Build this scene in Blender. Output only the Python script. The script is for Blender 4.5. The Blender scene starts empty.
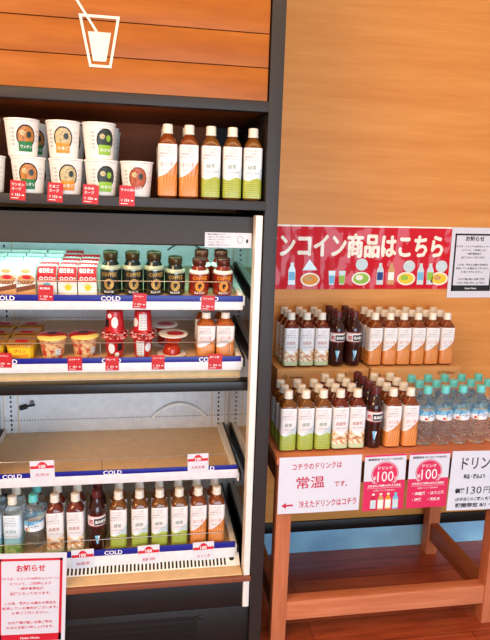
import bpy, bmesh, math, random
from mathutils import Matrix, Vector
random.seed(7)
C = bpy.context.collection
SC = bpy.context.scene

# ------------------------------------------------------------------ camera
YAW, PIT, ROL = 0.17397, 0.19340, -0.03270
EYE = 1.473
cy, sy = math.cos(YAW), math.sin(YAW)
fw = Vector((sy * math.cos(PIT), cy * math.cos(PIT), -math.sin(PIT)))
rt = Vector((cy, -sy, 0))
dn = fw.cross(rt)
r2 = rt * math.cos(ROL) + dn * math.sin(ROL)
d2 = -rt * math.sin(ROL) + dn * math.cos(ROL)
cam = bpy.data.objects.new('camera', bpy.data.cameras.new('camera'))
C.objects.link(cam)
m = Matrix((r2, -d2, -fw)).transposed().to_4x4()
m.translation = (0, 0, EYE)
cam.matrix_world = m
cam.data.sensor_fit = 'VERTICAL'
cam.data.sensor_height = 24.0
cam.data.lens = 24.0 * 610 / 640
cam.data.clip_start = 0.02
SC.camera = cam

# ------------------------------------------------------------------ light
SC.view_settings.view_transform = 'Standard'
SC.view_settings.look = 'None'
SC.view_settings.gamma = 1
SC.view_settings.use_curve_mapping = False
SC.view_settings.exposure = 0.0
w = bpy.data.worlds.new('world'); SC.world = w; w.use_nodes = True
w.node_tree.nodes['Background'].inputs[0].default_value = (0.80, 0.88, 1.0, 1)
w.node_tree.nodes['Background'].inputs[1].default_value = 0.6

def area(name, loc, target, sx, sy_, col, power, spread=None):
    l = bpy.data.lights.new(name, 'AREA'); l.shape = 'RECTANGLE'
    l.size, l.size_y, l.color, l.energy = sx, sy_, col, power
    if spread: l.spread = spread
    o = bpy.data.objects.new(name, l); C.objects.link(o)
    o.location = loc
    o.rotation_euler = (Vector(target) - Vector(loc)).to_track_quat('-Z', 'Y').to_euler()
    return o
area('ceiling_lamp', (0.45, 0.85, 2.72), (0.45, 1.4, 0), 2.4, 0.5, (1.0, 0.62, 0.27), 18)
area('ceiling_lamp_rear', (-1.9, -0.7, 2.70), (0.15, 2.2, 0.6), 1.6, 1.2, (1.0, 0.67, 0.36), 112)
area('daylight_window', (0.8, -2.5, 1.05), (-0.2, 2.2, 0.75), 3.0, 1.8, (0.66, 0.84, 1.0), 135)

# ------------------------------------------------------------------ materials
def lin(c):
    f = lambda v: v / 12.92 if v <= 0.04045 else ((v + 0.055) / 1.055) ** 2.4
    return tuple(f(v / 255) for v in c) + (1,)
class NT:
    def __init__(s, name):
        s.m = bpy.data.materials.new(name); s.m.use_nodes = True
        s.t = s.m.node_tree; s.b = s.t.nodes['Principled BSDF']
    def n(s, typ, **kw):
        o = s.t.nodes.new(typ)
        for k, v in kw.items(): setattr(o, k, v)
        return o
    def put(s, sock, v):
        if isinstance(v, bpy.types.NodeSocket): s.t.links.new(v, sock)
        else: sock.default_value = v
    def math(s, op, a, b=0.0, c=0.0):
        o = s.n('ShaderNodeMath', operation=op)
        for i, v in enumerate((a, b, c)): s.put(o.inputs[i], v)
        return o.outputs[0]
    def mix(s, f, a, b):
        o = s.n('ShaderNodeMix', data_type='RGBA')
        s.put(o.inputs[0], f); s.put(o.inputs[6], a); s.put(o.inputs[7], b)
        return o.outputs[2]
    def xyz(s):
        tc = s.n('ShaderNodeTexCoord'); sp = s.n('ShaderNodeSeparateXYZ')
        s.t.links.new(tc.outputs['Object'], sp.inputs[0]); s.obj = tc.outputs['Object']
        return sp.outputs[0], sp.outputs[1], sp.outputs[2]
    def mapped(s, scale, rot=(0, 0, 0), loc=(0, 0, 0)):
        tc = s.n('ShaderNodeTexCoord'); mp = s.n('ShaderNodeMapping')
        s.t.links.new(tc.outputs['Object'], mp.inputs[0])
        mp.inputs['Scale'].default_value = scale; mp.inputs['Rotation'].default_value = rot; mp.inputs['Location'].default_value = loc
        return mp.outputs[0]
    def noise(s, vec, scale, detail=3, rough=0.5):
        o = s.n('ShaderNodeTexNoise'); s.put(o.inputs['Vector'], vec)
        o.inputs['Scale'].default_value = scale; o.inputs['Detail'].default_value = detail; o.inputs['Roughness'].default_value = rough
        return o.outputs[0]
    def ramp(s, f, stops):
        o = s.n('ShaderNodeValToRGB'); s.put(o.inputs[0], f); e = o.color_ramp.elements
        while len(e) < len(stops): e.new(0.5)
        for el, (p, c) in zip(e, stops): el.position = p; el.color = c
        return o.outputs[0]
    def bump(s, h, strength, dist=0.002):
        o = s.n('ShaderNodeBump'); o.inputs['Strength'].default_value = strength; o.inputs['Distance'].default_value = dist
        s.put(o.inputs['Height'], h); s.t.links.new(o.outputs[0], s.b.inputs['Normal'])
    def base(s, c, rough=0.5, metal=0, coat=0, trans=0, ior=1.45, spec=0.5):
        b = s.b
        s.put(b.inputs['Base Color'], c); b.inputs['Roughness'].default_value = rough; b.inputs['Metallic'].default_value = metal
        b.inputs['Coat Weight'].default_value = coat; b.inputs['Coat Roughness'].default_value = 0.08
        b.inputs['Transmission Weight'].default_value = trans; b.inputs['IOR'].default_value = ior
        b.inputs['Specular IOR Level'].default_value = spec
        return s.m
def plain(name, c, rough=0.5, var=0.06, scale=40, **kw):
    t = NT(name); c = lin(c)
    n = t.noise(t.mapped((1, 1, 1)), scale)
    hi = tuple(min(1, v * (1 + var)) for v in c[:3]) + (1,); lo = tuple(v * (1 - var) for v in c[:3]) + (1,)
    return t.base(t.ramp(n, [(0.3, lo), (0.7, hi)]), rough, **kw)
def wood(name, dark, light, scale, rough=0.45, axis='X', stretch=18, coat=0.0, contrast=(0.3, 0.7), bump=0.05):
    t = NT(name)
    sc = {'X': (1, stretch, stretch), 'Z': (stretch, stretch, 1), 'Y': (stretch, 1, stretch)}[axis]
    v = t.mapped(sc)
    n1 = t.noise(v, scale, 5, 0.6); n2 = t.noise(v, scale * 4.3, 3, 0.5)
    f = t.math('ADD', t.math('MULTIPLY', n1, 0.72), t.math('MULTIPLY', n2, 0.28))
    mid = tuple((a + b) / 2 for a, b in zip(dark, light))
    col = t.ramp(f, [(contrast[0], lin(dark)), (0.5, lin(mid)), (contrast[1], lin(light))])
    t.bump(f, bump)
    return t.base(col, rough, coat=coat, spec=0.3)

M = {}
M['wall'] = wood('laminate_wall', (204, 130, 60), (226, 158, 86), 1.6, 0.42, 'X', 14, contrast=(0.28, 0.72))
M['panel'] = wood('fascia_wood', (152, 80, 18), (180, 106, 30), 2.2, 0.4, 'X', 8, contrast=(0.3, 0.7))
M['shelfwood'] = wood('shelf_back_wood', (150, 66, 20), (186, 92, 34), 2.0, 0.5, 'X', 10)
M['tablewood'] = wood('table_wood', (188, 102, 66), (220, 138, 98), 3.0, 0.42, 'X', 16)
M['legwood'] = wood('leg_wood', (180, 98, 62), (214, 132, 92), 3.0, 0.42, 'Z', 16)
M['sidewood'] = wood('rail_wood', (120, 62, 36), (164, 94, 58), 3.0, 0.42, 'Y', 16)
M['bumper'] = plain('bumper_brown', (140, 78, 52), 0.4)
M['post'] = plain('dark_laminate', (44, 38, 36), 0.5, scale=90)
M['postin'] = plain('dark_inner', (40, 34, 31), 0.5)
M['black'] = plain('black_panel', (24, 24, 23), 0.42)
M['blackmetal'] = plain('black_metal', (16, 16, 16), 0.35)
M['canopy'] = plain('canopy_brown', (50, 38, 28), 0.5)
M['cream'] = plain('cream_metal', (246, 241, 232), 0.35)
M['white'] = plain('white_enamel', (228, 228, 232), 0.35)
M['shelfbeige'] = plain('shelf_beige', (230, 194, 142), 0.42)
M['blue'] = plain('rail_blue', (16, 24, 140), 0.35)
M['textw'] = plain('print_white', (246, 246, 246), 0.5, var=0.01)
M['redcard'] = plain('card_red', (192, 14, 22), 0.45, var=0.03)
M['paper'] = plain('white_paper', (220, 222, 232), 0.55, var=0.015)
M['inkblk'] = plain('black_ink', (24, 22, 24), 0.6)
M['inkpale'] = plain('pale_ink', (168, 158, 158), 0.6)
M['inkgrey'] = plain('grey_ink', (112, 110, 116), 0.6)
M['inkred'] = plain('red_ink', (208, 24, 48), 0.55)
M['inkcrim'] = plain('crimson_marker', (196, 30, 70), 0.55)
M['pink'] = plain('poster_pink', (218, 44, 92), 0.4, var=0.03)
def banner_mat(name, c):
    t = NT(name); n = t.noise(t.mapped((1, 1, 1)), 5, 2); n2 = t.noise(t.mapped((3, 1, 1)), 2.6, 2)
    bp_ = t.n('ShaderNodeBump'); bp_.inputs['Strength'].default_value = 0.6; bp_.inputs['Distance'].default_value = 0.07
    t.put(bp_.inputs['Height'], t.math('ADD', n, n2)); t.t.links.new(bp_.outputs[0], t.b.inputs['Coat Normal'])
    t.base(lin(c), 0.55, coat=0.45, spec=0.15); t.b.inputs['Coat Roughness'].default_value = 0.12
    return t.m
M['banner'] = banner_mat('banner_red', (206, 14, 34))
M['bannerpink'] = plain('banner_pink', (234, 110, 130), 0.3, coat=0.6)
M['bcream'] = banner_mat('banner_cream', (250, 244, 226))
M['bottleart'] = plain('banner_bottle', (206, 224, 226), 0.3, coat=0.6)
M['green'] = plain('print_green', (150, 196, 60), 0.5)
M['dgreen'] = plain('print_dark_green', (30, 120, 60), 0.5)
M['orange'] = plain('print_orange', (236, 146, 30), 0.5)
M['yellow'] = plain('print_yellow', (246, 206, 40), 0.45)
M['brown'] = plain('print_brown', (130, 70, 36), 0.5, scale=300, var=0.4)
M['tan'] = plain('print_tan', (210, 160, 100), 0.5, scale=300, var=0.25)
M['lblue'] = plain('print_light_blue', (120, 190, 226), 0.5)
M['capwhite'] = plain('cap_white', (240, 232, 216), 0.4, var=0.02)
M['capcyan'] = plain('cap_cyan', (104, 208, 206), 0.35, var=0.03)
M['capred'] = plain('cap_dark_red', (92, 30, 30), 0.4)
M['card'] = plain('cardboard', (216, 160, 100), 0.7, scale=25)
M['cardink'] = plain('cardboard_print', (140, 88, 44), 0.7)
M['gold'] = plain('gold_print', (196, 158, 84), 0.35, metal=0.5)
M['candark'] = plain('can_black_green', (22, 34, 26), 0.25, coat=0.5)
M['canred'] = plain('can_red_brown', (138, 36, 22), 0.25, coat=0.5)
M['steel'] = plain('steel_wire', (196, 196, 190), 0.25, metal=0.9, var=0.02)
M['lidwhite'] = plain('lid_white', (238, 238, 234), 0.3)
M['foilred'] = plain('foil_red', (198, 20, 30), 0.3, coat=0.4, scale=120, var=0.2)
M['foilgold'] = plain('foil_gold', (196, 140, 44), 0.35, coat=0.3, scale=120, var=0.2)
M['tubyellow'] = plain('tub_yellow', (244, 196, 36), 0.4)
M['carton_white'] = plain('carton_white', (240, 238, 228), 0.45, var=0.02)
M['cartonred'] = plain('carton_red', (206, 18, 34), 0.4)
M['jelly'] = plain('jelly_red', (206, 54, 24), 0.15, trans=0.3)
M['pvc'] = plain('clear_cup', (226, 216, 204), 0.15, trans=0.5)
M['silver'] = plain('blue_skirting', (150, 206, 255), 0.3, metal=0.1, scale=6, var=0.25)
M['hose'] = plain('hose_white', (246, 244, 238), 0.4)
M['icon'] = plain('icon_white', (240, 232, 220), 0.5)
M['ceil'] = plain('ceiling_white', (226, 214, 196), 0.8)
M['mirror'] = plain('side_mirror', (206, 198, 186), 0.07, metal=1.0, var=0.01)
M['cupwhite'] = plain('cup_white', (242, 238, 232), 0.4, var=0.015)
M['dish'] = plain('dish_photo', (186, 120, 52), 0.45, scale=420, var=0.85)
M['dishdark'] = plain('dish_photo_dark', (52, 60, 52), 0.45, scale=420, var=0.95)
M['dishpale'] = plain('dish_photo_pale', (200, 178, 130), 0.45, scale=420, var=0.8)
M['dishred'] = plain('dish_photo_red', (176, 84, 50), 0.45, scale=420, var=0.8)
def lampmat():
    t = NT('lamp_tube'); t.base((1, 1, 1, 1), 0.4)
    t.b.inputs['Emission Color'].default_value = (0.72, 1.0, 0.95, 1); t.b.inputs['Emission Strength'].default_value = 5.0
    return t.m
M['lamp'] = lampmat()

def floor_mat():
    t = NT('floor_planks')
    v = t.mapped((1, 1, 1), loc=(0.31, 0.06, 0))
    br = t.n('ShaderNodeTexBrick'); t.put(br.inputs['Vector'], v)
    br.offset = 0.37; br.inputs['Scale'].default_value = 1.0
    br.inputs['Brick Width'].default_value = 0.9; br.inputs['Row Height'].default_value = 0.12
    br.inputs['Mortar Size'].default_value = 0.0012; br.inputs['Mortar Smooth'].default_value = 0.2; br.inputs['Bias'].default_value = 0
    br.inputs['Color1'].default_value = (0.2, 0.2, 0.2, 1); br.inputs['Color2'].default_value = (0.8, 0.8, 0.8, 1); br.inputs['Mortar'].default_value = (0, 0, 0, 1)
    g = t.noise(t.mapped((1.2, 14, 1)), 3.5, 6, 0.62)
    f = t.math('ADD', t.math('MULTIPLY', g, 0.75), t.math('MULTIPLY', br.outputs['Color'], 0.3))
    col = t.ramp(f, [(0.3, lin((116, 44, 24))), (0.55, lin((164, 72, 42))), (0.85, lin((196, 98, 58)))])
    col = t.mix(br.outputs['Fac'], col, lin((40, 16, 8)))
    t.bump(g, 0.05)
    return t.base(col, 0.3, coat=0.25)
M['floor'] = floor_mat()

def liquid(name, c, trans, rough=0.08, ior=1.36):
    return plain(name, c, rough, var=0.08, trans=trans, ior=ior, coat=0.5)
M['l_green'] = liquid('green_tea_liquid', (170, 104, 40), 0.6)
M['l_oolong'] = liquid('oolong_liquid', (140, 52, 28), 0.5)
M['l_hoji'] = liquid('roasted_tea_liquid', (180, 90, 36), 0.6)
M['l_clear'] = liquid('clear_liquid', (236, 243, 246), 0.92, 0.04, 1.14)
M['l_water'] = liquid('water_liquid', (252, 254, 255), 0.97, 0.04, 1.10)
M['l_cola'] = liquid('dark_liquid', (60, 24, 17), 0.2)
M['l_juice'] = liquid('orange_liquid', (206, 104, 36), 0.4)

def label_mat(kind):
    t = NT('label_' + kind); x, y, z = t.xyz()
    white = lin((240, 236, 236))
    if kind == 'green':
        edge = t.math('ADD', t.math('MULTIPLY', t.math('SINE', t.math('MULTIPLY', x, 130.0)), 0.004), 0.059)
        wv = t.n('ShaderNodeTexWave', wave_type='BANDS', bands_direction='Z')
        t.put(wv.inputs['Vector'], t.obj); wv.inputs['Scale'].default_value = 55; wv.inputs['Distortion'].default_value = 5; wv.inputs['Detail'].default_value = 1; wv.inputs['Detail Scale'].default_value = 18
        field = t.mix(wv.outputs['Fac'], lin((122, 142, 36)), lin((190, 198, 84)))
        hill = t.math('ADD', t.math('MULTIPLY', x, 0.9), 0.069)
        up = t.mix(t.math('LESS_THAN', z, hill), white, lin((206, 222, 226)))
        col = t.mix(t.math('LESS_THAN', z, edge), up, field)
    elif kind == 'oolong':
        n = t.noise(t.obj, 95, 2)
        pat = t.ramp(n, [(0.42, lin((238, 226, 206))), (0.55, lin((214, 160, 98))), (0.64, lin((170, 104, 58)))])
        edge = t.math('ADD', t.math('MULTIPLY', t.math('ABSOLUTE', x), 0.7), 0.052)
        col = t.mix(t.math('LESS_THAN', z, edge), white, pat)
        col = t.mix(t.math('LESS_THAN', z, 0.022), col, lin((196, 206, 160)))
    elif kind in ('hoji', 'juice'):
        at = t.math('ARCTAN2', x, t.math('SUBTRACT', z, -0.03))
        st = t.math('SINE', t.math('MULTIPLY', at, 60.0))
        stripe = t.mix(t.math('MULTIPLY_ADD', st, 0.5, 0.5), lin((204, 116, 50)), lin((228, 150, 78)))
        k = 1.0 if kind == 'hoji' else 0.6
        edge = t.math('ADD', t.math('MULTIPLY', t.math('POWER', t.math('ADD', x, 0.03), 2.0), 14.0 * k), 0.058 * k)
        col = t.mix(t.math('LESS_THAN', z, edge), white, stripe)
    elif kind == 'blue':
        wv = t.noise(t.obj, 60, 2)
        fld = t.ramp(wv, [(0.4, lin((120, 176, 90))), (0.6, lin((180, 214, 140)))])
        col = t.mix(t.math('LESS_THAN', z, 0.07), lin((226, 238, 246)), lin((150, 206, 226)))
        col = t.mix(t.math('LESS_THAN', z, 0.045), col, fld)
    elif kind == 'water':
        n = t.noise(t.obj, 70, 2)
        top = t.ramp(n, [(0.42, lin((56, 142, 200))), (0.58, lin((150, 206, 226)))])
        col = t.mix(t.math('LESS_THAN', z, t.math('ADD', t.math('MULTIPLY', x, 0.2), 0.112)), top, lin((238, 242, 246)))
    elif kind == 'cola':
        col = t.mix(t.math('GREATER_THAN', t.math('ABSOLUTE', t.math('SUBTRACT', z, 0.112)), 0.0155), lin((232, 226, 226)), lin((150, 60, 56)))
    return t.base(col, 0.4, coat=0.15)
for k in ('green', 'oolong', 'hoji', 'juice', 'blue', 'water', 'cola'): M['lab_' + k] = label_mat(k)

# ------------------------------------------------------------------ mesh helpers
_txt = {}
def text_geo(body, bold=0.0, res=2):
    key = (body, bold, res)
    if key not in _txt:
        c = bpy.data.curves.new('writing', 'FONT'); c.body = body; c.resolution_u = res; c.offset = bold
        o = bpy.data.objects.new('writing', c); C.objects.link(o)
        dg = bpy.context.evaluated_depsgraph_get()
        me = bpy.data.meshes.new_from_object(o.evaluated_get(dg))
        V = [(v.co.x, v.co.y) for v in me.vertices]; F = [tuple(p.vertices) for p in me.polygons]
        bpy.data.objects.remove(o); bpy.data.curves.remove(c); bpy.data.meshes.remove(me)
        _txt[key] = (V, F)
    return _txt[key]

class MB:
    def __init__(s): s.v = []; s.f = []; s.mi = []; s.mats = []
    def m(s, name):
        if name not in s.mats: s.mats.append(name)
        return s.mats.index(name)
    def add(s, V, F, mat):
        o = len(s.v); s.v += [tuple(p) for p in V]; k = s.m(mat)
        for f in F: s.f.append([o + i for i in f]); s.mi.append(k)
    def box(s, x0, x1, y0, y1, z0, z1, mat, bev=0.0):
        if bev:
            bm = bmesh.new(); bmesh.ops.create_cube(bm, size=1)
            for v in bm.verts: v.co = ((x0 + x1) / 2 + v.co.x * (x1 - x0), (y0 + y1) / 2 + v.co.y * (y1 - y0), (z0 + z1) / 2 + v.co.z * (z1 - z0))
            bmesh.ops.bevel(bm, geom=bm.edges[:], offset=bev, segments=2, affect='EDGES', profile=0.6)
            bm.verts.index_update()
            s.add([v.co for v in bm.verts], [[v.index for v in f.verts] for f in bm.faces], mat); bm.free(); return s
        V = [(x, y, z) for x in (x0, x1) for y in (y0, y1) for z in (z0, z1)]
        s.add(V, [(0, 1, 3, 2), (4, 6, 7, 5), (0, 4, 5, 1), (2, 3, 7, 6), (0, 2, 6, 4), (1, 5, 7, 3)], mat); return s
    def loft(s, prof, mat, seg=24, e=2.0, c=(0, 0), bottom=True, top=True, ratio=1.0, gear=0.0):
        """prof: (z, r[, exponent]) rings"""
        V, F = [], []
        for p in prof:
            z, r = p[0], p[1]; ex = p[2] if len(p) > 2 else e
            for k in range(seg):
                a = 2 * math.pi * (k + 0.5) / seg
                ca, sa = math.cos(a), math.sin(a)
                q = r / ((abs(ca) ** ex + abs(sa) ** ex) ** (1 / ex))
                if gear and k % 2: q *= 1 - gear
                V.append((c[0] + q * ca, c[1] + q * sa * ratio, z))
        n = len(prof)
        for i in range(n - 1):
            for k in range(seg):
                k2 = (k + 1) % seg
                F.append((i * seg + k, i * seg + k2, (i + 1) * seg + k2, (i + 1) * seg + k))
        if bottom: F.append(tuple(range(seg - 1, -1, -1)))
        if top: F.append(tuple((n - 1) * seg + k for k in range(seg)))
        s.add(V, F, mat); return s
    def tube(s, pts, r, mat, seg=8):
        pts = [Vector(p) for p in pts]; V, F = [], []
        ref = None
        for i, p in enumerate(pts):
            d = (pts[min(i + 1, len(pts) - 1)] - pts[max(i - 1, 0)]).normalized()
            if ref is None:
                ref = d.orthogonal().normalized()
            u = (ref - d * ref.dot(d)).normalized(); ref = u; q = d.cross(u)
            for k in range(seg):
                a = 2 * math.pi * k / seg
                V.append(p + (u * math.cos(a) + q * math.sin(a)) * r)
        for i in range(len(pts) - 1):
            for k in range(seg):
                k2 = (k + 1) % seg
                F.append((i * seg + k, i * seg + k2, (i + 1) * seg + k2, (i + 1) * seg + k))
        F.append(tuple(range(seg - 1, -1, -1))); F.append(tuple((len(pts) - 1) * seg + k for k in range(seg)))
        s.add(V, F, mat); return s
    def poly(s, pts, mat, y=0.0, wrap=None):
        P = [(x, y, z) for x, z in pts]
        if wrap: P = [wrap(x, z, -y) for x, z in pts]
        s.add(P, [tuple(range(len(P)))], mat); return s
    def rect(s, x0, x1, z0, z1, mat, y=0.0, wrap=None, nx=1, nz=1):
        V = []
        for j in range(nz + 1):
            for i in range(nx + 1):
                x = x0 + (x1 - x0) * i / nx; z = z0 + (z1 - z0) * j / nz
                V.append(wrap(x, z, -y) if wrap else (x, y, z))
        F = [(j * (nx + 1) + i, j * (nx + 1) + i + 1, (j + 1) * (nx + 1) + i + 1, (j + 1) * (nx + 1) + i) for j in range(nz) for i in range(nx)]
        s.add(V, F, mat); return s
    def disc(s, cx, cz, rx, rz, mat, y=0.0, wrap=None, seg=24, ring=None):
        V, F = [], []
        rings = [1.0, ring] if ring else [1.0, 0.5, 0.0001]
        for q in rings:
            for k in range(seg):
                a = 2 * math.pi * k / seg
                x, z = cx + rx * q * math.cos(a), cz + rz * q * math.sin(a)
                V.append(wrap(x, z, -y) if wrap else (x, y, z))
        for i in range(len(rings) - 1):
            for k in range(seg):
                k2 = (k + 1) % seg
                F.append((i * seg + k, i * seg + k2, (i + 1) * seg + k2, (i + 1) * seg + k))
        s.add(V, F, mat); return s
    def text(s, body, x, z, size, mat, y=-0.0006, width=None, bold=0.0, wrap=None, align='c', res=2, tilt=0.0):
        V, F = text_geo(body, bold, res)
        if not V: return s
        a, b = min(v[0] for v in V), max(v[0] for v in V)
        kx = (width / (b - a)) if width else size
        ox = {'c': (a + b) / 2, 'l': a, 'r': b}[align]
        P = []
        for vx, vy in V:
            px, pz = (vx - ox) * kx, (vy - 0.38) * size
            px, pz = px * math.cos(tilt) - pz * math.sin(tilt), px * math.sin(tilt) + pz * math.cos(tilt)
            P.append(wrap(x + px, z + pz, -y) if wrap else (x + px, y, z + pz))
        s.add(P, F, mat); return s
    def xform(s, fn): s.v = [tuple(fn(*p)) for p in s.v]; return s
    def build(s, name, parent=None, smooth=True, ang=0.6):
        me = bpy.data.meshes.new(name); me.from_pydata(s.v, [], s.f)
        for n in s.mats: me.materials.append(M[n])
        me.polygons.foreach_set('material_index', s.mi)
        if smooth:
            me.polygons.foreach_set('use_smooth', [True] * len(me.polygons)); me.set_sharp_from_angle(angle=ang)
        me.update()
        o = bpy.data.objects.new(name, me); C.objects.link(o)
        if parent is not None: o.parent = parent
        return o
def tag(o, label, cat, group=None):
    o['label'] = label; o['category'] = cat
    if group: o['group'] = group
    return o
def struct(o): o['kind'] = 'structure'; return o
def empty(name, loc=(0, 0, 0), rz=0.0):
    o = bpy.data.objects.new(name, None); C.objects.link(o); o.empty_display_size = 0.02
    o.location = loc; o.rotation_euler = (0, 0, rz); return o
def copy_tree(o, parent=None):
    c = o.copy(); C.objects.link(c)
    if parent is not None: c.parent = parent
    for ch in list(o.children): copy_tree(ch, c)
    return c
class Kind:
    """first placement uses the source itself, later ones are copies of it and its parts"""
    def __init__(s, maker): s.maker = maker; s.o = None
    def put(s, loc, label, cat, group=None, rz=0.0, ry=0.0, rx=0.0):
        o = s.maker() if s.o is None else copy_tree(s.o)
        if s.o is None: s.o = o
        o.location = loc; o.rotation_mode = 'ZYX'; o.rotation_euler = (rx, ry, rz)
        return tag(o, label, cat, group)
ORD = ['first', 'second', 'third', 'fourth', 'fifth', 'sixth', 'seventh', 'eighth', 'ninth']
BACK = ['front row'] + [o + ' row back' for o in ORD[1:]]

# ------------------------------------------------------------------ setting
WALLY = 2.305
struct(MB().box(-3.2, 4.2, -3.5, 2.5, -0.06, 0.0, 'floor').build('floor'))
struct(MB().box(-3.2, 4.2, WALLY, WALLY + 0.12, 0, 2.8, 'wall').build('wall_back'))
struct(MB().box(-3.2, 4.2, -3.5, 2.42, 2.8, 2.9, 'ceil').build('ceiling'))
struct(MB().box(-3.3, -3.2, -3.5, 2.42, 0, 2.8, 'ceil').build('wall_left'))
struct(MB().box(0.394, 4.2, WALLY - 0.012, WALLY, 0.0975, 0.143, 'blackmetal', 0.002).build('baseboard_back'))
struct(MB().box(0.394, 4.2, WALLY - 0.010, WALLY, 0.0, 0.0975, 'silver').build('trim_1'))

# ------------------------------------------------------------------ shelving unit around the fridge
PF, PX0, PX1 = 1.745, 0.3545, 0.3935
LX1, LX0 = -0.5235, -0.5625
unit = tag(empty('shelving_unit', (-0.085, 2.02, 0)), 'dark grey framed wooden shelving unit built around the open fridge', 'shelving')
def ub(mb, name, parent=unit):
    return mb.xform(lambda x, y, z: (x + 0.085, y - 2.02, z)).build(name, parent)
for a, b in ((PX0, PX1), (LX0, LX1)):
    ub(MB().box(a, b, PF, WALLY - 0.002, 0, 2.45, 'post', 0.0015), 'side_post')
ub(MB().box(LX1, PX0, PF, PF + 0.04, 1.7168, 1.7445, 'post', 0.0012), 'header_bar')
ub(MB().box(LX1, PX0, PF, WALLY - 0.03, 1.4462, 1.472, 'post', 0.0012), 'upper_shelf')
ub(MB().box(LX1, 0.27, WALLY - 0.03, WALLY - 0.002, 1.44, 2.45, 'shelfwood').box(0.27, PX0, WALLY - 0.03, WALLY - 0.002, 1.44, 2.45, 'postin'), 'back_board')
ub(MB().box(LX1, PX0, PF + 0.04, WALLY - 0.03, 1.726, 1.7445, 'shelfwood'), 'top_board')
fas = MB()
for z0, z1 in ((1.7465, 1.832), (1.8345, 1.920), (1.9225, 2.008), (2.0105, 2.096), (2.0985, 2.184)):
    fas.box(LX1, PX0 - 0.004, PF + 0.008, PF + 0.024, z0, z1, 'panel', 0.0008)
fas.box(LX1, PX0 - 0.003, PF + 0.0245, PF + 0.03, 1.7445, 2.184, 'postin')
fasc = ub(fas, 'fascia_panel')
ic = MB()
def strip(mb, a, b, wd, mat, y):
    a, b = Vector((a[0], 0, a[1])), Vector((b[0], 0, b[1])); d = (b - a).normalized(); n = Vector((-d.z, 0, d.x)) * wd / 2
    a2, b2 = a - d * wd / 2, b + d * wd / 2
    P = [a2 + n, b2 + n, b2 - n, a2 - n]
    V = [(p.x, y, p.z) for p in P] + [(p.x, y + 0.0015, p.z) for p in P]
    mb.add(V, [(0, 1, 2, 3), (0, 4, 5, 1), (1, 5, 6, 2), (2, 6, 7, 3), (3, 7, 4, 0)], mat)
yi = PF + 0.0060
A, B, D, E_ = (-0.1515, 1.9305), (-0.0545, 1.9305), (-0.0765, 1.8085), (-0.1275, 1.8085)
for i, (p, q) in enumerate(((A, B), (B, D), (D, E_), (E_, A))): strip(ic, p, q, 0.0068, 'icon', yi - 0.00022 * i)
V = [(-0.1325, yi, 1.8925), (-0.0735, yi, 1.8925), (-0.087, yi, 1.8205), (-0.1205, yi, 1.8205)]
ic.add(V + [(x, y + 0.0015, z) for x, y, z in V], [(0, 1, 2, 3), (0, 4, 5, 1), (1, 5, 6, 2), (2, 6, 7, 3), (3, 7, 4, 0)], 'icon')
strip(ic, (-0.172, 1.985), (-0.1105, 1.893), 0.0062, 'icon', yi - 0.0012)
o = ub(ic, 'drink_icon', fasc); o['label'] = 'white outline of a drinking glass with straw'

# ------------------------------------------------------------------ open display fridge
FX0, FX1, FF, FB = -0.508, 0.339, 1.80, 2.27
fridge = tag(empty('display_fridge', (-0.085, 2.03, 0)), 'open-front drinks fridge with lit shelves, cream edges and black base', 'fridge')
def fb(mb, name, parent=fridge):
    return mb.xform(lambda x, y, z: (x + 0.085, y - 2.03, z)).build(name, parent)
bp = MB().box(FX0, FX1, FB, FB + 0.012, 0.24, 1.41, 'white')
for xx in (-0.472, 0.304):
    for i in range(58):
        z = 0.33 + i * 0.018
        bp.box(xx - 0.003, xx + 0.003, FB - 0.0006, FB, z, z + 0.009, 'inkblk')
for xx in (-0.446, 0.330, -0.498, 0.278):
    bp.box(xx - 0.0012, xx + 0.0012, FB - 0.003, FB, 0.3, 1.33, 'shelfbeige')
for z0 in (0.638, 1.03):
    for i in range(86):
        x = FX0 + 0.012 + i * 0.0098
        bp.box(x, x + 0.004, FB - 0.0005, FB, z0, z0 + 0.004, 'inkgrey')
fb(bp, 'back_panel')
for a, b in ((FX1, FX1 + 0.0145), (FX0 - 0.011, FX0)):
    fb(MB().box(a, b, FF, FB + 0.012, 0.163, 1.43, 'mirror'), 'side_panel')
    # painted outer edge, turned towards the room
fb(MB().box(FX1 - 0.0085, FX1 + 0.0125, FF - 0.047, FF, 0.163, 1.432, 'cream', 0.004), 'edge_trim')
fb(MB().box(FX0 - 0.0125, FX0 + 0.0085, FF - 0.047, FF, 0.163, 1.432, 'cream', 0.004), 'edge_trim')
can = MB()
prof = [(FF - 0.004, 1.425), (FF - 0.006, 1.342), (FF, 1.3375), (FF + 0.03, 1.3375), (FF + 0.034, 1.362), (FB, 1.362), (FB, 1.425)]
V = [(x, y, z) for x in (FX0 + 0.0095, FX1 - 0.0095) for y, z in prof]; n = len(prof)
can.add(V, [tuple(range(n)), tuple(range(2 * n - 1, n - 1, -1))] + [(i, i + n, (i + 1) % n + n, (i + 1) % n) for i in range(n)], 'canopy')
fb(can, 'canopy')
fb(MB().tube([(FX0 + 0.04, FF + 0.046, 1.3535), (FX1 - 0.06, FF + 0.046, 1.3535)], 0.0065, 'lamp', 10), 'lamp_tube')
lh = MB().box(-0.125, -0.07, FF + 0.036, FF + 0.056, 1.3315, 1.346, 'lidwhite', 0.003); fb(lh, 'lamp_glint')  # white block added below the tube to show as its glint
area('fridge_lamp_light', (-0.085, FF + 0.080, 1.350), (-0.085, FF + 0.22, 1.10), 0.76, 0.02, (0.36, 1.0, 0.88), 1.3).data.use_shadow = True

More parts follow.
